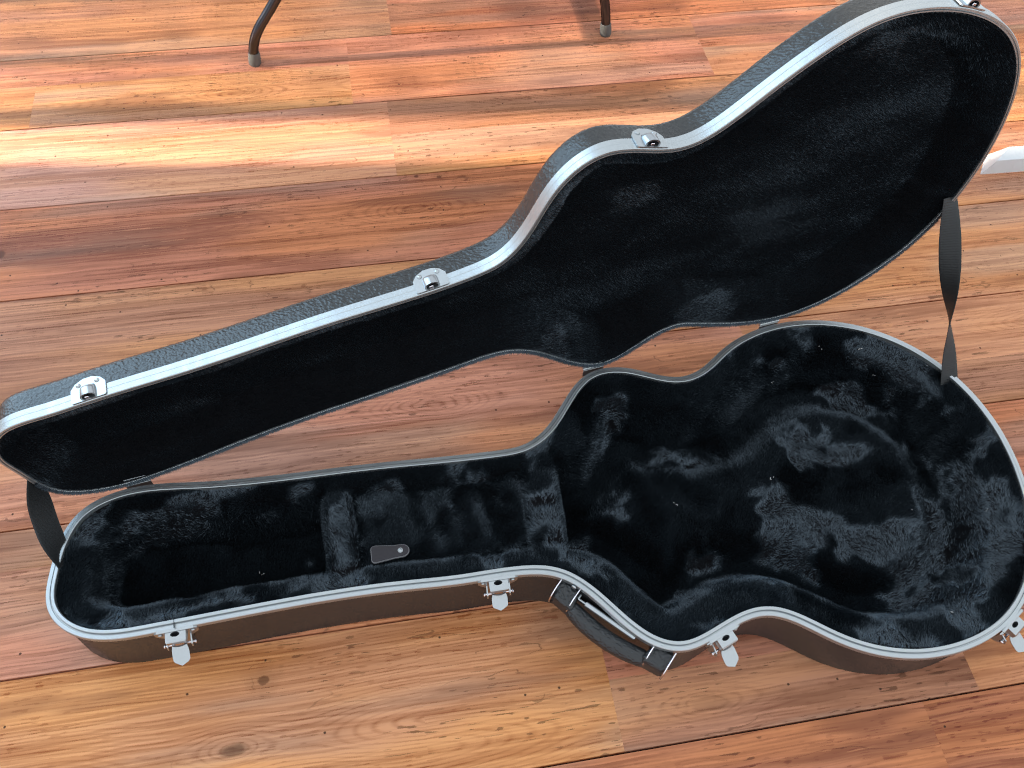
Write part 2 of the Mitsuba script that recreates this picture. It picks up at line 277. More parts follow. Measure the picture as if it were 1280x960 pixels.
LID_OUT = np.array([(-0.0788, 0.1659), (-0.0607, 0.1737), (-0.0410, 0.1767), (-0.0213, 0.1789), (-0.0016, 0.1820), (0.0180, 0.1853), (0.0377, 0.1881), (0.0574, 0.1905), (0.0772, 0.1927), (0.0970, 0.1949), (0.1167, 0.1972), (0.1364, 0.1999), (0.1561, 0.2029), (0.1757, 0.2061), (0.1953, 0.2095), (0.2149, 0.2130), (0.2345, 0.2165), (0.2541, 0.2199), (0.2737, 0.2230), (0.2934, 0.2259), (0.3131, 0.2284), (0.3329, 0.2308), (0.3526, 0.2332), (0.3724, 0.2358), (0.3920, 0.2387), (0.4116, 0.2420), (0.4311, 0.2460), (0.4504, 0.2508), (0.4689, 0.2580), (0.4844, 0.2703), (0.4964, 0.2862), (0.5060, 0.3036), (0.5142, 0.3217), (0.5227, 0.3397), (0.5328, 0.3568), (0.5457, 0.3719), (0.5616, 0.3838), (0.5802, 0.3905), (0.6000, 0.3905), (0.6195, 0.3864), (0.6387, 0.3814), (0.6583, 0.3781), (0.6781, 0.3798), (0.6966, 0.3870), (0.7133, 0.3977), (0.7289, 0.4100), (0.7440, 0.4229), (0.7593, 0.4357), (0.7748, 0.4481), (0.7908, 0.4599), (0.8074, 0.4710), (0.8246, 0.4809), (0.8428, 0.4889), (0.8620, 0.4941), (0.8817, 0.4964), (0.9016, 0.4960), (0.9213, 0.4937), (0.9408, 0.4897), (0.9599, 0.4841), (0.9785, 0.4770), (0.9964, 0.4684), (1.0135, 0.4582), (1.0295, 0.4464), (1.0441, 0.4330), (1.0572, 0.4180), (1.0685, 0.4016), (1.0781, 0.3842), (1.0860, 0.3660), (1.0925, 0.3472), (1.0976, 0.3279), (1.1015, 0.3084), (1.1042, 0.2887), (1.1057, 0.2689), (1.1061, 0.2490), (1.1052, 0.2292), (1.1031, 0.2094), (1.0996, 0.1898), (1.0946, 0.1706), (1.0882, 0.1517), (1.0803, 0.1335), (1.0708, 0.1160), (1.0599, 0.0994), (1.0475, 0.0839), (1.0337, 0.0695), (1.0188, 0.0564), (1.0028, 0.0446), (0.9858, 0.0342), (0.9680, 0.0254), (0.9494, 0.0184), (0.9302, 0.0133), (0.9105, 0.0104), (0.8906, 0.0098), (0.8708, 0.0112), (0.8511, 0.0142), (0.8317, 0.0186), (0.8126, 0.0240), (0.7937, 0.0302), (0.7750, 0.0370), (0.7564, 0.0441), (0.7377, 0.0508), (0.7180, 0.0509), (0.6996, 0.0435), (0.6829, 0.0327), (0.6668, 0.0211), (0.6498, 0.0107), (0.6309, 0.0050), (0.6113, 0.0074), (0.5933, 0.0157), (0.5768, 0.0269), (0.5614, 0.0395), (0.5464, 0.0525), (0.5312, 0.0653), (0.5148, 0.0766), (0.4968, 0.0848), (0.4773, 0.0883), (0.4574, 0.0873), (0.4378, 0.0841), (0.4183, 0.0802), (0.3987, 0.0766), (0.3791, 0.0731), (0.3595, 0.0699), (0.3399, 0.0668), (0.3202, 0.0639), (0.3005, 0.0610), (0.2808, 0.0581), (0.2612, 0.0551), (0.2415, 0.0519), (0.2219, 0.0486), (0.2024, 0.0449), (0.1829, 0.0409), (0.1635, 0.0365), (0.1441, 0.0319), (0.1248, 0.0272), (0.1055, 0.0225), (0.0861, 0.0179), (0.0667, 0.0135), (0.0473, 0.0095), (0.0277, 0.0059), (0.0080, 0.0033), (-0.0119, 0.0028), (-0.0317, 0.0049), (-0.0507, 0.0104), (-0.0678, 0.0205), (-0.0803, 0.0358), (-0.0872, 0.0544), (-0.0916, 0.0738), (-0.0961, 0.0932), (-0.1000, 0.1126), (-0.0986, 0.1324), (-0.0917, 0.1510)])

class Outline:
    def __init__(self, pts, n=1100):
        p = np.vstack([pts, pts[:1]])
        tck, _ = splprep(p.T, s=0, per=1)
        q = np.array(splev(np.linspace(0, 1, 6000, endpoint=False), tck)).T
        d = np.r_[0, np.cumsum(np.linalg.norm(np.diff(np.vstack([q, q[:1]]), axis=0), axis=1))]
        t = np.linspace(0, d[-1], n, endpoint=False); qq = np.vstack([q, q[:1]])
        self.p = np.stack([np.interp(t, d, qq[:, i]) for i in (0, 1)], 1)
        if Polygon(self.p).exterior.is_ccw is False: self.p = self.p[::-1]
        tg = np.roll(self.p, -1, 0) - np.roll(self.p, 1, 0); self.t = tg / np.linalg.norm(tg, axis=1, keepdims=True)
        self.n = np.stack([-self.t[:, 1], self.t[:, 0]], 1)             # inward
        self.poly = Polygon(self.p); self.N = n
    def offset(self, d): return self.p + self.n * d
    def at(self, xy):
        i = int(np.argmin(((self.p - np.asarray(xy)) ** 2).sum(1))); return self.p[i], self.t[i], self.n[i]

OB, OL = Outline(BASE_OUT), Outline(LID_OUT)
def base3(xy, z): return np.c_[xy, np.broadcast_to(z, (len(xy),))]
def lid3(xw, h): return HINGE_O + xw[:, :1] * A(1, 0, 0) + xw[:, 1:2] * LW + np.broadcast_to(h, (len(xw),))[:, None] * LN

def loft(out, profile, to3, flip=False):
    n = out.N; v = np.vstack([to3(out.offset(d), z) for d, z in profile])
    i, j = np.meshgrid(np.arange(len(profile) - 1), np.arange(n), indexing='ij')
    q = np.stack([i * n + j, i * n + (j + 1) % n, (i + 1) * n + (j + 1) % n, (i + 1) * n + j], -1).reshape(-1, 4)
    f = np.vstack([q[:, [0, 1, 2]], q[:, [0, 2, 3]]])
    if flip: f = f[:, ::-1]
    return trimesh.Trimesh(v, f, process=False)

def capped(out, profile, to3, flip=False):
    m = loft(out, profile, to3, flip)
    last = out.offset(profile[-1][0]); z = profile[-1][1]
    poly = Polygon(last).buffer(0)
    if poly.geom_type != 'Polygon': poly = max(poly.geoms, key=lambda g: g.area)
    v2, f2 = trimesh.creation.triangulate_polygon(poly, engine='earcut')
    c = trimesh.Trimesh(to3(np.asarray(v2), z), f2 if flip else f2[:, ::-1], process=False)
    return cat([m, c])

# shells, pebbled by displacing a fine mesh
class Fine(Outline): pass
def pebbled(outline, profile, to3, rows, n, flip, taper=None):
    out = Outline(outline, n)
    pr = np.array(profile); dl = np.r_[0, np.cumsum(np.linalg.norm(np.diff(pr, axis=0), axis=1))]
    t = np.linspace(0, dl[-1], rows); pr = np.stack([np.interp(t, dl, pr[:, i]) for i in (0, 1)], 1)
    more = taper(out.p) if taper else np.zeros(n)          # how far the wall leans in towards its far edge
    z1 = pr[-1, 1]; z0 = pr[0, 1]
    v = np.vstack([to3(out.p + out.n * (d + more * (z - z0) / (z1 - z0))[:, None], z) for d, z in pr])
    i, j = np.meshgrid(np.arange(rows - 1), np.arange(n), indexing='ij')
    q = np.stack([i * n + j, i * n + (j + 1) % n, (i + 1) * n + (j + 1) % n, (i + 1) * n + j], -1).reshape(-1, 4)
    f = np.vstack([q[:, [0, 1, 2]], q[:, [0, 2, 3]]]); f = f[:, ::-1] if flip else f
    poly = Polygon(out.p + out.n * (pr[-1, 0] + more)[:, None]).buffer(0)
    if poly.geom_type != 'Polygon': poly = max(poly.geoms, key=lambda g: g.area)
    v2, f2 = trimesh.creation.triangulate_polygon(poly, engine='earcut')
    cap = trimesh.Trimesh(to3(np.asarray(v2), pr[-1, 1]), f2 if flip else f2[:, ::-1], process=False)
    m = cat([trimesh.Trimesh(v, f, process=False), cap])
    v = np.array(m.vertices); k = rows * n
    nv = np.zeros_like(v); f = np.array(m.faces); cr = np.cross(v[f[:, 1]] - v[f[:, 0]], v[f[:, 2]] - v[f[:, 0]])
    for i in range(3): np.add.at(nv, f[:, i], cr)
    nv /= np.linalg.norm(nv, axis=1, keepdims=True) + 1e-12
    q = v[:k]; h = .65 * meshkit.noise(q * 560, 1) + .35 * meshkit.noise(q * 1000, 2)
    w = ss_(0, .004, t)[:, None] * np.ones(n)
    v[:k] += nv[:k] * (PEB * (ss_(.30, .72, h) - .5) * w.ravel())[:, None]
    return trimesh.Trimesh(v, f, process=False)
ss_ = lambda a, b, x: (lambda t: t * t * (3 - 2 * t))(np.clip((np.asarray(x, float) - a) / (b - a), 0, 1))
PEB = .00042
arc = lambda d0, z0, r, s, k=6: [(d0 + r * (1 - math.cos(a)), z0 + s * r * math.sin(a)) for a in np.linspace(0, math.pi / 2, k)]
prof = [(.009, RIM - .004), (.0018, RIM - .006), (.0022, RIM - .012), (.0016, RIM * .55)] + [(d, z) for d, z in arc(.0004, .0042, .0040, -1)] + [(.0205, .0004)]
prof[-1] = (.0075, .0001)
put(f'{CASE}__base_shell', pebbled(BASE_OUT, prof, base3, 95, 2900, True, lambda p: .0065 * ss_(.50, .66, p[:, 0])), 'mat_shell', smooth=True)
LD = .054
lprof = [(.007, -.003), (.0016, -.006), (.002, -.016), (.0032, -.030)] + [(d, z) for d, z in arc(.0042, -LD + .014, .013, -1)] + [(.024, -LD - .0012)]
put(f'{CASE}__lid_shell', pebbled(LID_OUT, lprof, lid3, 74, 3300, True), 'mat_shell', smooth=True)

# aluminium rims: the base with its raised tongue, the lid with its channel
rim_b = [(.002, -.0088), (-.0006, -.0088), (-.0014, -.0081), (-.0014, -.0012), (-.0008, -.0003), (.0032, -.0003), (.0036, -.0016), (.0046, -.0016), (.0050, .0018), (.0056, .0024), (.0086, .0024), (.0092, .0018), (.0092, -.0080)]
put(f'{CASE}__base_rim', loft(OB, [(d, RIM + z) for d, z in rim_b], base3), 'mat_aluminium', smooth=25)
rim_l = [(.002, -.0165), (-.0006, -.0165), (-.0012, -.0158), (-.0012, -.0090), (-.0009, -.0086), (-.0012, -.0082), (-.0012, -.0010), (-.0006, -.0002), (.0014, -.0002), (.0016, -.0022), (.0028, -.0022), (.0030, -.0002), (.0042, -.0002), (.0045, -.0008), (.0045, -.0090)]
put(f'{CASE}__lid_rim', loft(OL, rim_l, lid3), 'mat_aluminium', smooth=25)

# ---- plush linings: a backing with relief, and pile on it
def seg_dist(xy, a, b):
    """distance along and across the band from a to b: (u from 0 to 1 along, signed across)"""
    a, b = np.asarray(a, float), np.asarray(b, float); L = np.linalg.norm(b - a); e = (b - a) / L; n = A(-e[1], e[0])
    return (xy - a) @ e / L, (xy - a) @ n
ss = lambda a, b, x: (lambda t: t * t * (3 - 2 * t))(np.clip((np.asarray(x, float) - a) / (b - a), 0, 1))
nz = lambda xy, s, seed=0: meshkit.noise(np.c_[xy * s, np.full(len(xy), .37)], seed)

D1A, D1B = A(.245, -.050), A(.2275, -.205)      # divider by the open compartment: its middle line, far to near
D2A, D2B = A(.4985, -.095), A(.472, -.232)      # divider at the body
def base_height(xy, d):
    neck = 1 - ss(.46, .56, xy[:, 0] - .12 * (xy[:, 1] + .17))
    nearside = ss(-.02, -.12, xy[:, 1] + .17 * xy[:, 0])
    padw = .022 + .006 * nearside + .013 * (1 - neck)
    wob = .006 * (nz(xy, 38, 3) - .5) + .004 * (nz(xy, 90, 5) - .5)
    ztop = RIM - .005 - (.012 + .004 * (1 - neck)) * np.clip(d / padw, 0, 1) ** 1.4
    drop = ss(padw * .82, padw + .020 + .006 * (1 - neck), d + wob)
    zf = .024 - .004 * ss(.05, .07, d) * (1 - neck) + .022 * ss(.088, .125, d + .02 * (nz(xy, 9, 8) - .5)) * (1 - neck)
    z = ztop * (1 - drop) + zf * drop + .25 * wob
    # dividers
    for (a, b, hw, top) in ((D1A, D1B, .0165, RIM - .009), (D2A, D2B, .0195, RIM - .009)):
        u, c = seg_dist(xy, a, b)
        c = c + .004 * (nz(xy, 55, 12) - .5)
        k = (1 - ss(hw - .002, hw + .008, np.abs(c)))
        zt = top - .007 * np.clip(c / hw, -1, 1) ** 4 + .006 * (nz(xy, 45, 2) - .5) - .004 * np.abs(np.sin(u * 9.0)) ** 6
        z = np.maximum(z, z * (1 - k) + zt * k)
    # between the dividers the compartment is closed: the pile meets its lid
    return z

def lid_height(xy, d):
    neck = 1 - ss(.46, .60, xy[:, 0])
    wob = .006 * (nz(xy, 30, 23) - .5) + .003 * (nz(xy, 90, 25) - .5)
    z = -.0025 - .0115 * np.clip(d / .020, 0, 1) ** 1.3 - (.030 - .006 * neck) * ss(.019, .050, d + wob) + .003 * (nz(xy, 14, 31) - .5)
    return z

def relief(out, inset, hfun, to3, step=.0034):
    ring = out.offset(inset)[::2]
    poly = Polygon(ring).buffer(0)
    x0, y0, x1, y1 = poly.bounds
    gx, gy = np.meshgrid(np.arange(x0, x1, step), np.arange(y0, y1, step * .9))
    gx = gx + (np.arange(len(gx)) % 2)[:, None] * step / 2
    g = np.c_[gx.ravel(), gy.ravel()]
    d = shapely.distance(shapely.points(g), shapely.LinearRing(ring))
    g = g[shapely.contains_xy(poly, g[:, 0], g[:, 1]) & (d > step * .5)]
    xy = np.vstack([ring, g])
    tri = Delaunay(xy).simplices
    cen = xy[tri].mean(1); tri = tri[shapely.contains_xy(poly, cen[:, 0], cen[:, 1])]
    a, b, c = xy[tri[:, 0]], xy[tri[:, 1]], xy[tri[:, 2]]
    flip = np.cross(b - a, c - a) < 0; tri[flip] = tri[flip][:, ::-1]
    dd = shapely.distance(shapely.points(xy), shapely.LinearRing(ring))
    return trimesh.Trimesh(to3(xy, hfun(xy, dd)), tri, process=False), xy

def pile(mesh, count, lean, length, width, seed, flat=None):
    """Blades of pile on a mesh. lean(points) -> (direction to lie in (n,3), how flat from 0 upright to 1 lying)."""
    rng = np.random.default_rng(seed)
    v, f = np.asarray(mesh.vertices), np.asarray(mesh.faces)
    cr = np.cross(v[f[:, 1]] - v[f[:, 0]], v[f[:, 2]] - v[f[:, 0]]); area = np.linalg.norm(cr, axis=1)
    vn = np.zeros_like(v)
    for k in range(3): np.add.at(vn, f[:, k], cr)
    vn /= np.linalg.norm(vn, axis=1, keepdims=True) + 1e-12
    cum = np.cumsum(area); fi = np.searchsorted(cum, rng.random(count) * cum[-1]); fi = np.minimum(fi, len(f) - 1)
    r1, r2 = np.sqrt(rng.random(count)), rng.random(count)
    w = np.stack([1 - r1, r1 * (1 - r2), r1 * r2], 1)[:, :, None]
    p = (v[f[fi]] * w).sum(1); n = (vn[f[fi]] * w).sum(1); n /= np.linalg.norm(n, axis=1, keepdims=True)
    l, flatness = lean(p)
    l = l + .24 * rng.normal(size=p.shape)
    l = l - n * (l * n).sum(1, keepdims=True); l /= np.linalg.norm(l, axis=1, keepdims=True) + 1e-9
    be = np.clip(flatness + .10 * rng.normal(size=count), .05, .97) * (math.pi / 2)
    ax = n * np.cos(be)[:, None] + l * np.sin(be)[:, None]
    side = np.cross(ax, n); side /= np.linalg.norm(side, axis=1, keepdims=True) + 1e-9
    up = np.cross(side, ax)
    ro = rng.normal(size=count) * .45
    side = side * np.cos(ro)[:, None] + up * np.sin(ro)[:, None]
    L = (length * (.7 + .6 * rng.random(count)))[:, None]; wd = (width * (.7 + .6 * rng.random(count)))[:, None]
    p = p - n * .001
    tip = p + (ax * .95 + l * .12) * L
    V = np.stack([p - side * wd * .5, p + side * wd * .5, tip], 1).reshape(-1, 3)
    return trimesh.Trimesh(V, np.arange(count * 3).reshape(-1, 3), process=False)

NB, NL = 900000, 600000
PATCHES = [(.864, -.170, .060, .040, 1.0), (.800, -.150, .030, .022, .8), (.925, -.200, .050, .032, 1.0), (.905, -.330, .060, .040, 1.0), (.800, -.290, .060, .040, .9),
           (.680, -.265, .045, .035, .7), (.990, -.340, .030, .070, 1.1), (.935, -.420, .050, .020, .9), (1.050, -.110, .045, .050, 1.1), (.985, -.100, .030, .040, .9), (.860, -.330, .070, .020, .7),
           (1.060, -.330, .025, .090, .7), (.700, -.150, .030, .020, .5), (.10, -.040, .10, .012, .9), (.20, -.060, .03, .012, .9), (.06, -.175, .10, .010, .6)]
def nap(p, patches, scale):
    q = np.c_[p[:, 0] * scale, p[:, 1] * scale, p[:, 2] * scale]
    blob = np.zeros(len(p))
    for x, y, rx, ry, a in patches:
        blob = np.maximum(blob, a * np.exp(-((p[:, 0] - x) / rx) ** 2 - ((p[:, 1] - y) / ry) ** 2))
    f = meshkit.fbm(q * 1.6, 4, 3)
    dv = np.minimum(*[np.abs(seg_dist(p[:, :2], a_, b_)[1]) + .05 * (np.abs(seg_dist(p[:, :2], a_, b_)[0] - .5) > .62) for a_, b_ in ((D1A, D1B), (D2A, D2B))])
    m = ss(.485, .58, f + .055 * (1 - ss(.014, .022, dv)) * (p[:, 2] < .12) + .30 * blob - .11 + .07 * ss(.062, .080, p[:, 2]) * (p[:, 1] < -.005))
    th = 2.6 * (meshkit.noise(q * .8, 9) - .5) + 6.0 * (meshkit.fbm(q * 2.2, 3, 15) - .5)
    return m, th
def lean_base(p):
    m, th = nap(p, PATCHES, 11.0)
    a = th + 1.2
    l = np.stack([np.cos(a), np.sin(a), np.full(len(p), -.1)], 1)
    return l, .14 + .76 * m
def lean_comp(p):
    m, th = nap(p, [], 18.0)
    return np.stack([np.cos(th), np.sin(th), 0 * th], 1), .34 + .14 * m
def lean_lid(p):
    q = np.stack([p[:, 0] * .8, p[:, 1], p[:, 2] * 1.4], 1)
    m, th = nap(q, [], 6.0)
    a = .5 * th + .4
    return np.cos(a)[:, None] * A(1, 0, 0) + np.sin(a)[:, None] * LW, .15 + .27 * ss(.0, 1.0, m)

blm, _ = relief(OB, .0085, base_height, base3)
put(f'{CASE}__base_lining', blm, 'mat_backing', smooth=True)
put(f'{CASE}__base_lining__pile', pile(blm, NB, lean_base, .0070, .0009, 11), 'mat_fur', smooth=False)
tag(f'{CASE}__base_lining__pile', kind='stuff')
llm, _ = relief(OL, .0040, lid_height, lid3)
put(f'{CASE}__lid_lining', llm, 'mat_backing', smooth=True)
def edge_pile(count, seed):
    rng = np.random.default_rng(seed); i = rng.integers(0, OL.N, count * 3)
    i = i[(OL.n[i, 1] > .25) & (OL.p[i, 1] < .30)][:count]; n_ = len(i)
    d = .0016 + .0034 * rng.random(n_); r = lid3(OL.p[i] + OL.n[i] * d[:, None], -.0005)
    o = -(OL.n[i, :1] * A(1, 0, 0) + OL.n[i, 1:] * LW); tg = OL.t[i, :1] * A(1, 0, 0) + OL.t[i, 1:] * LW
    ax = o * (.55 + .5 * rng.random(n_))[:, None] + LN * (.25 + .5 * rng.random(n_))[:, None] + tg * (.6 * rng.normal(size=n_))[:, None]
    ax /= np.linalg.norm(ax, axis=1, keepdims=True); sd = np.cross(ax, LN); sd /= np.linalg.norm(sd, axis=1, keepdims=True)
    V = np.stack([r - sd * .00035, r + sd * .00035, r + ax * (.0028 + .0030 * rng.random(n_))[:, None]], 1).reshape(-1, 3)
    return trimesh.Trimesh(V, np.arange(3 * n_).reshape(-1, 3), process=False)
put(f'{CASE}__lid_lining__pile', cat([pile(llm, NL, lean_lid, .0044, .0006, 12), edge_pile(26000, 5)]), 'mat_fur', smooth=False)
tag(f'{CASE}__lid_lining__pile', kind='stuff')

# ---- lid of the accessory compartment, with its pull tab
ca = unit(A(.4985 - .245, -.095 + .050)); 
cq = Polygon([D1A + ca * .0185 + A(-.002, -.012), D2A - ca * .0215 + A(-.002, -.012), D2B - ca * .0215 + A(.003, .018), D1B + ca * .0185 + A(.003, .020)])
cq = cq.buffer(-.006).buffer(.006)
ring = np.array(cq.segmentize(.003).exterior.coords)[:-1]
def comp_h(xy, d):
    return RIM - .024 - .012 * (1 - ss(0, .006, d)) + .004 * (nz(xy, 26, 41) - .5) + .003 * (nz(xy, 60, 43) - .5) + .0016 * np.sin(xy[:, 0] * 210) * ss(.30, .33, xy[:, 0]) * ss(-.19, -.15, xy[:, 1])
class Ring:
    def __init__(s, r): s.r = r
    def offset(s, d): return np.repeat(s.r, 2, 0)
clm, _ = relief(Ring(ring), 0, comp_h, base3, .003)
put(f'{CASE}__compartment_lid', clm, 'mat_backing', smooth=True); tag(f'{CASE}__compartment_lid', 'plush lid of the accessory compartment in the neck')
put(f'{CASE}__compartment_lid__pile', pile(clm, int(NB * .085), lean_comp, .0060, .0009, 13), 'mat_fur', smooth=False)
tag(f'{CASE}__compartment_lid__pile', kind='stuff')
tabe = unit(A(.3055 - .2630, -.1765 + .1701)); tabn = A(-tabe[1], tabe[0]); tabo = A(.2632, -.1705)
tab2 = [(.000, .0095), (.002, .0108), (.006, .0112), (.028, .0085), (.040, .0080)] + [(.0385 + .0078 * math.cos(a), .0078 * math.sin(a)) for a in np.linspace(1.3, -1.3, 12)] + [(.040, -.0080), (.028, -.0085), (.006, -.0112), (.002, -.0108), (.000, -.0095)]
tp = Polygon(tab2).buffer(-.0045).buffer(.0045)
tm = frame(A(*tabo, RIM - .0125), A(*tabe, 0.02), A(*tabn, 0), unit(A(0.0, 0, 1)))
m = prism(tp, 0, .0026, .0007); m.apply_transform(tm); put(f'{CASE}__compartment_lid__pull_tab', m, 'mat_edge'); tag(f'{CASE}__compartment_lid__pull_tab', 'dark leather pull tab with a metal snap')
m = prism(tp.buffer(-.0009), .002, .0031, .0003); m.apply_transform(tm); put(f'{CASE}__compartment_lid__tab_face', m, 'mat_tab')
m = cat([trimesh.creation.cylinder(.0031, .0012, sections=28), trimesh.creation.icosphere(3, .0026)]); m.vertices[:, 2] *= .55
m.apply_translation([.0355, 0, .0036]); m.apply_transform(tm); put(f'{CASE}__compartment_lid__snap', m, 'mat_nickel', smooth=50)

# ---- hardware in local frames: x along the rim, y outward from the case, z up (base) or away from the rim (lid)
def local(out, xy, to3, zdir):
    p, t, n = out.at(xy)
    SC = np.diag([1.15, 1.15, 1.15, 1.0])
    if zdir is None:
        return frame(A(*p, RIM), A(*t, 0), A(*(-n), 0), A(0, 0, 1)) @ SC
    x = A(1, 0, 0) * t[0] + LW * t[1]; y = -(A(1, 0, 0) * n[0] + LW * n[1])
    return frame(HINGE_O + A(1, 0, 0) * p[0] + LW * p[1], x, y, LN) @ SC

def bar(a, b, r, n=6, sides=8): return tube(np.linspace(a, b, n), r, sides)
def rivet(x, y, z, r=.0024, axis=1):
    m = trimesh.creation.icosphere(2, r); m.vertices[:, axis] *= .55; m.apply_translation([x, y, z]); return m

def base_latch(xy, swing):
    k = numbered(f'{CASE}__latch'); scene[k] = None
    M = local(OB, xy, base3, None)
    def P(name, m, mat='mat_nickel', smooth=40):
        m.apply_transform(M); put(f'{k}__{name}' if name else k, m, mat, smooth)
    wing = Polygon([(-.021, -.002), (-.0205, -.010), (-.012, -.020), (-.010, -.040), (.010, -.040), (.012, -.020), (.0205, -.010), (.021, -.002), (.017, .0002), (-.017, .0002)]).buffer(-.0015).buffer(.0015)
    plate = prism(wing, 0, .0014, .0004); plate.apply_transform(frame(A(0, .0012, -.0015), A(1, 0, 0), A(0, 0, 1), A(0, 1, 0)))
    plate.invert() if plate.volume < 0 else None
    flange = box((.036, .0032, .0016), (0, .0018, -.0012), .0004)
    scene.pop(k)
    mm = cat([plate, flange] + [rivet(x, .0032, z) for x, z in ((-.0155, -.0075), (.0155, -.0075))]); mm.apply_transform(M); put(k, mm, 'mat_nickel', 40)
    # hood: a folded block with an oval hole in its top
    hood = m3.Manifold.hull_points(np.array([(x, y, z) for x, y, z in [(-.0098, .001, -.0020), (.0098, .001, -.0020), (-.0098, .0125, -.0030), (.0098, .0125, -.0030), (-.0092, .0135, -.0042), (.0092, .0135, -.0042), (-.0092, .0132, -.0105), (.0092, .0132, -.0105), (-.0098, .001, -.013), (.0098, .001, -.013)]]))
    hole = m3.Manifold.cylinder(.02, 1, 1, 28).scale([.0044, .0024, 1]).translate([-.0005, .0058, -.009])
    hm = (hood - hole).to_mesh(); P('hood', trimesh.Trimesh(hm.vert_properties[:, :3], hm.tri_verts, process=False), smooth=25)
    o = prism(Polygon([(.0040 * math.cos(a), .0021 * math.sin(a)) for a in np.linspace(0, 2 * math.pi, 24, endpoint=False)]), 0, .001); o.apply_translation([-.0005, .0058, -.0085]); P('hole', o, 'mat_dark')
    neck = box((.0105, .004, .012), (0, .0085, -.0165), .0008); P('throw', neck, 'mat_chrome')
    # lever: a rounded tongue standing off the wall, its foot bent outward
    y0, y1 = .0125, .0125 + swing
    pts, fs, cols = [], [], 9
    rows = np.r_[np.linspace(0, .66, 6), .74, .82, .86, .90, .94, .97, .988, .996, 1.0]
    for r in rows:
        hw = .0070 + .0012 * min(r * 3, 1) if r < .66 else .0082 * max(1 - ((r - .66) / .3405) ** 3, 0.003) ** .5
        for c in np.linspace(-1, 1, cols):
            pts.append((hw * c, y0 + (y1 - y0) * r ** 1.25 + .0016 * (1 - c * c), -.0170 - .0110 * r))
    pts = np.array(pts); back = pts - [0, .0016, 0]
    nn = cols * len(rows)
    for r in range(len(rows) - 1):
        for c in range(cols - 1):
            a = r * cols + c; q = (a, a + cols, a + cols + 1, a + 1)
            fs += [(q[0], q[1], q[2]), (q[0], q[2], q[3]), (q[2] + nn, q[1] + nn, q[0] + nn), (q[3] + nn, q[2] + nn, q[0] + nn)]
    loop = [r * cols for r in range(len(rows))] + [(len(rows) - 1) * cols + c for c in range(1, cols)] + [r * cols + cols - 1 for r in range(len(rows) - 2, -1, -1)] + list(range(cols - 2, 0, -1))
    for a, b in zip(loop, loop[1:] + loop[:1]): fs += [(b, a, a + nn), (b, a + nn, b + nn)]
    lv = trimesh.Trimesh(np.vstack([pts, back]), np.array(fs), process=False); P('lever', lv, smooth=30)
    # side ears with the pin, and the wire bail
    P('pin', cat([bar(A(-.0150, .0095, -.0215), A(.0150, .0095, -.0215), .0013)] + [rivet(x, .0095, -.0215, .0023, 0) for x in (-.015, .015)]), 'mat_chrome')
    for sx in (-1, 1):
        ear = prism(Polygon([(0, -.013), (.010, -.019), (.0115, -.0235), (.008, -.028), (0, -.034)]).buffer(-.001).buffer(.001), -.0007, .0007)
        ear.apply_transform(frame(A(sx * .0118, .0022, 0), A(0, 1, 0), A(0, 0, 1), A(1, 0, 0))); P('ear', ear)
    return k

for xy, sw in ((A(.0329, -.1998), .0155), (A(.3989, -.2546), .0125), (A(.6265, -.3883), .0165), (A(.9582, -.4671), .018)):
    base_latch(xy, sw)

def lid_catch(xw):
    M = local(OL, xw, lid3, 1)
    k = numbered(f'{CASE}__catch_plate')
    # plate over the rim flange: z runs away from the lid, so the plate lies at negative z on the outer side
    out = [(-.0165, -.001), (-.0165, -.0165), (-.0120, -.0225), (-.0045, -.0262), (.0045, -.0262), (.0120, -.0225), (.0165, -.0165), (.0165, -.001)]
    pl = prism(Polygon(out).buffer(-.0025).buffer(.0025), 0, .0013, .0004)
    pl.apply_transform(frame(A(0, .0013, 0), A(1, 0, 0), A(0, 0, 1), A(0, 1, 0)))
    mm = cat([pl, rivet(-.0088, .0028, -.0195), rivet(.0088, .0028, -.0195)]); mm.apply_transform(M); put(k, mm, 'mat_nickel', 40)
    # hook: a half-round hood that shelters the slot
    a = np.linspace(0, math.pi, 14); n = len(a)
    prof = np.stack([.0076 * np.cos(a), .0066 * np.sin(a) ** .8], 1)
    V, Fq = [], []
    for z, s in ((-.0165, .35), (-.0145, .78), (-.0115, 1.0), (-.0035, 1.0)):
        V += [(x * (.75 + .25 * s), .0020 + y * s, z) for x, y in prof]
    V += [(x * .78, .0020 + y * .80, -.0035) for x, y in prof] + [(x * .78, .0020 + y * .80, -.0120) for x, y in prof]
    for r in range(5):
        for c in range(n - 1):
            q = (r * n + c, r * n + c + 1, (r + 1) * n + c + 1, (r + 1) * n + c); Fq += [(q[0], q[1], q[2]), (q[0], q[2], q[3])]
    hk = trimesh.Trimesh(np.array(V), np.array(Fq), process=False); trimesh.repair.fix_normals(hk); hk.apply_transform(M); put(f'{k}__hook', hk, 'hook_metal', 40)
    st = cat([box((.0125, .0036, .0020), (0, .0040, -.0065), .0003)]); st.apply_transform(M); put(f'{k}__slot', st, 'mat_dark', False)
    bt = box((.0040, .0026, .0050), (.001, .0042, -.0045), .0006); bt.apply_transform(M); put(f'{k}__bolt', bt, 'mat_chrome', 30)
scene['hook_metal'] = {'type': 'twosided', 'bsdf': {'type': 'principled', 'base_color': rgb(.36, .38, .40), 'metallic': .95, 'roughness': .24}}
for xw in (A(.0177, .1887), A(.397, .2421), A(.6338, .3831), A(.9627, .4837)):
    lid_catch(xw)

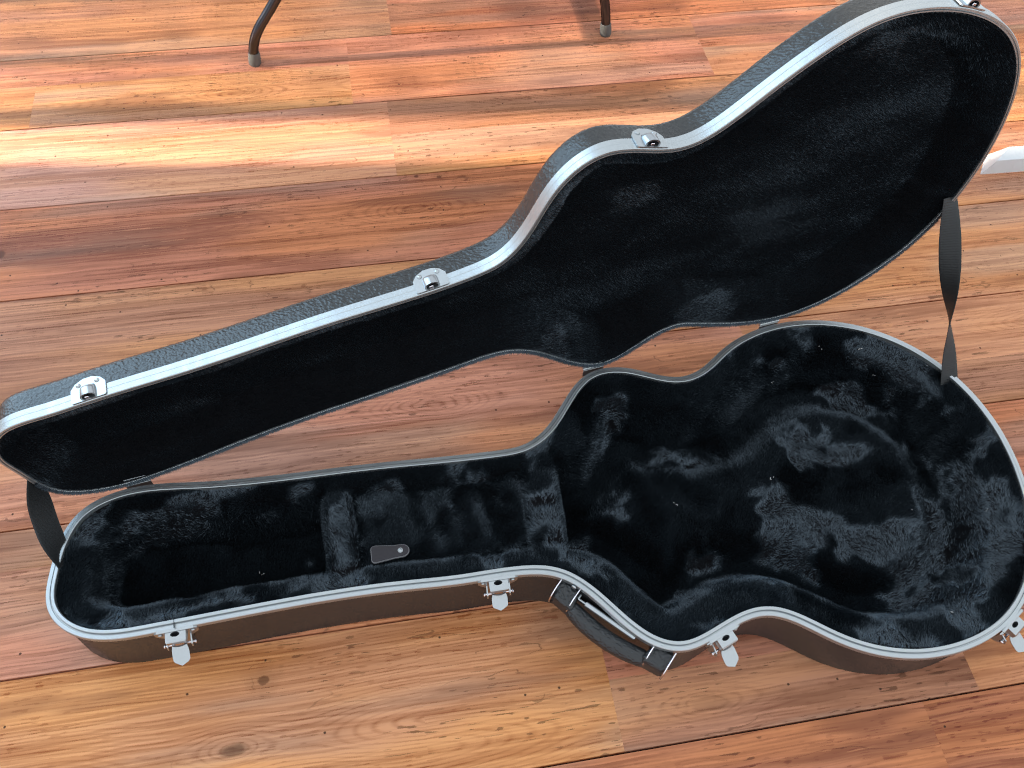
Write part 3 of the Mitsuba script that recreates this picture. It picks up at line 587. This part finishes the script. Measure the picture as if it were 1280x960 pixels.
# hinges: knuckle and two leaves, on the line where base and lid touch
for hx in (.012, .6151, .8852):
    y = OB.p[np.argmin(np.abs(OB.p[:, 0] - hx) + 9 * (OB.p[:, 1] < -.09)), 1]
    ms = []
    for i in range(5):
        c = trimesh.creation.cylinder(.0026, .0058, sections=16); c.apply_transform(trimesh.transformations.rotation_matrix(math.pi / 2, [0, 1, 0])); c.apply_translation([hx + (i - 2) * .0062, .0030, RIM + .0012]); ms.append(c)
    leaf = box((.030, .0012, .014), (hx, .0016, RIM - .0080), .0003); leaf2 = box((.028, .0012, .008), (hx, .0030, RIM + .0075), .0003)
    k = put(f'{CASE}__hinge', cat(ms), 'mat_nickel', 40); put(f'{k}__leaf', leaf, 'mat_nickel', False); put(f'{k}__leaf', leaf2, 'mat_nickel', False)

# ---- handle on the slanted shoulder: leather grip between two lugs, wire loops, a bright rod behind it
hp = A(.5155, -.3322); p_, t_, n_ = OB.at(hp)
pa, pb = A(.4728, -.2744), A(.5583, -.390)
hx_ = unit(A(*(pb - pa), 0)); hy_ = A(hx_[1], -hx_[0], 0); hy_ = hy_ if hy_ @ A(-1, -1, 0) > 0 else -hy_
HM = frame(A(*((pa + pb) / 2), RIM), hx_, hy_, A(0, 0, 1))
if np.linalg.det(HM[:3, :3]) < 0: HM = frame(A(*((pa + pb) / 2), RIM), -hx_, hy_, A(0, 0, 1)); SG = -1
else: SG = 1
def H(name, m, mat, smooth=40):
    m.apply_transform(HM); return put(f'{CASE}__handle' + (f'__{name}' if name else ''), m, mat, smooth)
HZ, HY = .011, -.008
HM = HM @ frame(A(0, HY, HZ), A(1, 0, 0), A(0, 1, 0), A(0, 0, 1))
H('', cat([box((.150, .0035, .030), (0, .0035, -.034), .0012)]), 'mat_dark', 30)
g = np.linspace(-1, 1, 40)
grip = np.stack([g * .053, .022 + .008 * (1 - g ** 2), -.034 + 0 * g], 1)
gr = tube(grip, .0098 + .0014 * (1 - g ** 4) - .003 * ss(.93, 1.0, np.abs(g)), 22)
H('grip', gr, 'mat_leather', 50)
for sx in (-1, 1):
    c = m3.Manifold.batch_hull([m3.Manifold.sphere(r, 20).translate([sx * x, y, z]) for x, y, z, r in
        [(.055, .007, -.024, .004), (.055, .007, -.046, .004), (.074, .007, -.024, .004), (.074, .007, -.046, .004), (.053, .024, -.026, .006), (.053, .024, -.042, .006), (.071, .022, -.027, .006), (.071, .022, -.042, .006)]])
    c = c.refine_to_length(.003).to_mesh()
    H('lug', trimesh.Trimesh(c.vert_properties[:, :3], c.tri_verts, process=False), 'mat_leather', 50)
    for x in (.0525, .0770):
        lo_ = curve([(sx * x, .002, -.016), (sx * x, .012, -.0165), (sx * x, .024, -.020), (sx * x, .0305, -.034), (sx * x, .024, -.048), (sx * x, .006, -.052)], 24)
        H('loop', tube(lo_, .0011, 8), 'mat_chrome', 50)
    H('rivet', rivet(sx * .060, .0062, -.0145, .0036), 'mat_nickel', 50)
H('rod', cat([tube([(x, .0115, -.024) for x in (-.030, -.029, .038, .039)], [.0028, .0036, .0036, .0028], 18), bar(A(.039, .0115, -.024), A(.049, .0115, -.024), .0016), bar(A(.049, .0115, -.024), A(.049, .003, -.024), .0016)]), 'mat_nickel', 40)

# ---- straps between lid and base
def strap(P0, P1, e1, phis, bow, width, n=150):
    P0, P1 = A(*P0), A(*P1); ax = unit(P1 - P0); e1 = unit(e1 - ax * (e1 @ ax)); e2 = np.cross(ax, e1)
    t = np.linspace(0, 1, n)
    tk = np.linspace(0, 1, len(phis)); ph = np.interp(t, tk, np.radians(phis))
    ker = np.hanning(25); ker /= ker.sum(); ph = np.convolve(np.pad(ph, 12, mode='edge'), ker, 'valid')
    c = P0 + (P1 - P0) * t[:, None] + np.sin(np.pi * t)[:, None] * np.asarray(bow)
    wdir = np.cos(ph)[:, None] * e1 + np.sin(ph)[:, None] * e2
    nrm = np.cross(np.gradient(c, axis=0), wdir); nrm /= np.linalg.norm(nrm, axis=1, keepdims=True)
    cols = 13; V = []
    for s in (1, -1):
        for j in range(cols):
            u = j / (cols - 1) - .5
            rib = .00035 * ((np.arange(n) % 2) * 2 - 1) * (1 if 0 < j < cols - 1 else .4)
            V.append(c + wdir * u * width + nrm * (s * (.0007 if 0 < j < cols - 1 else .0003) + s * rib)[:, None])
    V = np.stack(V, 1)                         # n, 2*cols, 3
    idx = lambda i, k: i * 2 * cols + k
    loop = list(range(cols)) + [2 * cols - 1 - j for j in range(cols)]
    F = []
    for i in range(n - 1):
        for a, b in zip(loop, loop[1:] + loop[:1]): F += [(idx(i, a), idx(i, b), idx(i + 1, b)), (idx(i, a), idx(i + 1, b), idx(i + 1, a))]
    return trimesh.Trimesh(V.reshape(-1, 3), np.array(F), process=False)
lp = lambda x, w, h=0: HINGE_O + A(1, 0, 0) * x + LW * w + LN * h
def facing(P0, P1):
    mid = (A(*P0) + A(*P1)) / 2; return np.cross(A(*P1) - A(*P0), A(.26, -.6, 1.1) - mid)   # broad side towards the room
P0, P1 = lp(1.0920, .1905, -.004), A(1.0850, -.160, RIM - .006)
put(f'{CASE}__strap', strap(P0, P1, facing(P0, P1), [-58, -26, 8, 45, 92, 126, 142], A(0, 0, 0), .0275), 'mat_web', 30)
tag(f'{CASE}__strap', 'black webbing strap with a half twist at the wide end')
P0, P1 = lp(-.0885, .054, -.010), A(-.0800, -.080, RIM - .006)
put(f'{CASE}__strap', strap(P0, P1, facing(P0, P1), [-62, -35, -8, 8, -8, -35, -60], A(-.004, 0, 0), .027), 'mat_web', 30)
tag(f'{CASE}__strap_001', 'black webbing strap at the narrow end')
ring_b = shapely.LinearRing(OB.offset(.0085)[::2])
LINT = [(x, y, float(base_height(A(x, y)[None], np.array([shapely.distance(ring_b, shapely.Point(x, y))]))[0]) + .0065)
        for x, y in ((.872, -.062), (.945, -.050), (.995, -.070), (1.010, -.105), (1.066, -.128), (1.075, -.118), (.80, -.205), (.955, -.30), (1.03, -.34), (.66, -.20), (.905, -.44), (.13, -.13))]

jm = box((.0007, .0118, .0016), (.0, -.0050, .0018)); jp, jt, jn = OB.at(A(.0329, -.1998)); jm.apply_transform(frame(A(*jp, RIM), A(*jt, 0), A(*(-jn), 0), A(0, 0, 1)))
put(f'{CASE}__base_rim__joint', jm, 'mat_dark', False)

# ---- lint on the plush
lm = []
for xy, z in [((x, y), zz) for x, y, zz in LINT]:
    for _ in range(RNG.integers(1, 4)):
        a = RNG.random() * 6.28; c = A(xy[0], xy[1], z) + RNG.normal(size=3) * [.002, .002, .0003]
        lm.append(bar(c, c + A(math.cos(a), math.sin(a), .2) * (.0006 + .0022 * RNG.random()), .00030, 3, 4))
put(f'{CASE}__base_lining__lint', cat(lm), 'mat_lint', False); tag(f'{CASE}__base_lining__lint', kind='stuff')

# ------------------------------------------------------------------ tube legs behind the case, with a top added for shade
CH = 'table'
tag(CH, 'table on darkened chrome tube legs, two standing on the sunlit boards behind the case, its unseen top added for shade', 'table')
TOP = .72
l1 = curve([(.281, .903, .004), (.2835, .9028, .030), (.295, .901, .063), (.322, .8985, .102), (.390, .889, .205), (.440, .884, .30), (.462, .882, .45), (.466, .882, TOP)], 70)
l2 = curve([(.966, .816, .004), (.9625, .8165, .035), (.953, .8175, .082), (.930, .820, .16), (.905, .8245, .27), (.893, .828, .40), (.890, .829, TOP)], 70)
far_legs = [curve([(x, y, .004), (x + d * .01, y, .05), (x + d * .06, y, .18), (x + d * .10, y, .40), (x + d * .10, y, TOP)], 50) for x, y, d in ((.46, 1.85, 1), (1.145, 1.76, -1))]
for l in (l1, l2, *far_legs):
    k = put(f'{CH}__leg', tube(l, .0092, 20), 'mat_darkened_chrome', 50)
    d = unit(l[3] - l[0]); put(f'{k}__foot_cap', tube([l[0] - d * .0035, l[0], l[0] + d * .008, l[0] + d * .021, l[0] + d * .0225], [.0105, .0118, .0116, .0106, .0095], 20), 'mat_cap', 40)
p1 = l1[np.argmin(abs(l1[:, 2] - .213))]; p2 = far_legs[0][np.argmin(abs(far_legs[0][:, 2] - .213))]
put(f'{CH}__stretcher', bar(p1, p2, .0085, 8, 16), 'mat_darkened_chrome', 50)
tt_ = box((1.86, 1.38, .030), (0, 0, 0), .006); tt_.apply_transform(frame(A(.62, 1.52, TOP + .015), A(*SD, 0), A(*TD, 0), A(0, 0, 1)))
put(f'{CH}__added_tabletop', tt_, 'mat_top', 30)  # unseen top, added to keep soft light off the boards below

# ------------------------------------------------------------------ white trim lying on the boards to the right
TRX = unit(A(.083, -.0148, 0)); TRY = A(-TRX[1], TRX[0], 0)
tv = np.array([(0, 0, 0), (.90, 0, 0), (.90, .046, 0), (.030, .046, 0), (.018, .0015, .030), (.90, .0015, .030), (.90, .030, .034), (.052, .030, .034)])
tm_ = trimesh.convex.convex_hull(tv); tm_.apply_transform(frame(A(1.478, .2585, 0), TRX, TRY, A(0, 0, 1)))
put('trim_strip', tm_, 'mat_white', smooth=False); tag('trim_strip', 'white painted trim strip with a mitred end on the floor beside the lid', 'trim')

# ------------------------------------------------------------------ unseen blockers added to shape the sunlight (left of the picture)
def on_plane(xb, F):
    F = A(*F); k = (xb - F[0]) / (SUN_POS[0] - F[0]); q = F + (SUN_POS - F) * k; return q[1:]
def sheet(xb, pts, th=.008):
    poly = Polygon([tuple(on_plane(xb, (x, y, 0))) for x, y in pts]).intersection(shapely.box(-4, .02, 4, 3.2))
    m = prism(poly, 0, th); m.apply_transform(frame(A(xb, 0, 0), A(0, 1, 0), A(0, 0, 1), A(1, 0, 0))); return m
lo = lambda x: .7444 + (x + .1777) * (.5048 - .7444) / (.7037 + .1777)      # lower edge of the bright band on the floor
up = lambda x: .842 + (x + .1762) * (.690 - .842) / (.4769 + .1762)          # its upper edge
k = put('added_sheet', sheet(-1.9, [(-1.7, lo(-1.7)), (2.6, lo(2.6)), (2.6, -1.2), (-1.7, -.5)]), 'mat_blocker', False)  # added sheet, cut to end the sunlight at the lower band edge
tag('added_sheet', 'beige sheet out of view, added to keep the sun off the lower floor', 'added_sheet')
XB = -3.4
put('added_grating', sheet(-2.0, [(-1.2, up(-1.2)), (2.6, up(2.6)), (2.6, up(2.6) + .056), (-1.2, up(-1.2) + .050)], .006), 'mat_blocker', False)  # added bar that casts the dark line above the bright band
tag('added_grating', 'slats and bars out of view, added to dim and band the sunlight', 'added_grating')
for q in ([(-1.2, 1.43), (.75, 1.03), (.75, 1.06), (-1.2, 1.62)], [(-1.2, 1.225), (.50, .872), (.50, .882), (-1.2, 1.30)]):
    put('added_grating__rail', sheet(-2.2, q, .006), 'mat_blocker', False)  # added bars for the softer dark bands
reg = Polygon([tuple(on_plane(XB, (x, y, 0))) for x, y in ((-1.2, up(-1.2) + .036), (2.6, up(2.6) + .060), (2.6, 2.2), (-1.2, 2.2))])
for i in range(110):
    z = .30 + i * .030
    q = reg.intersection(shapely.box(-4, z, 4, z + .0148))
    if q.is_empty or q.geom_type != 'Polygon' or q.area < 1e-5: continue
    m = prism(q, 0, .002); m.apply_transform(frame(A(XB, 0, 0), A(0, 1, 0), A(0, 0, 1), A(1, 0, 0)))
    put('added_grating__slat', m, 'mat_blocker', False)  # added slats that thin out the sun above the band
for sz, c in (((2.94, .10, .08), (0, 2.26, 0)), ((2.94, .10, .08), (0, -2.26, 0)), ((.10, 4.4, .08), (1.41, 0, 0)), ((.10, 4.4, .08), (-1.41, 0, 0))):
    m = box(sz, c, .006); z_ = unit(WIN_T - WIN_C); x_ = unit(np.cross(A(0, 0, 1), z_)); m.apply_transform(frame(WIN_C, x_, np.cross(z_, x_), z_)); put('window__frame', m, 'mat_white', False)
tag('window', 'white framed window giving soft daylight', 'window')
tag('sun_disc', 'far bright disc standing in for the low sun', 'lamp')
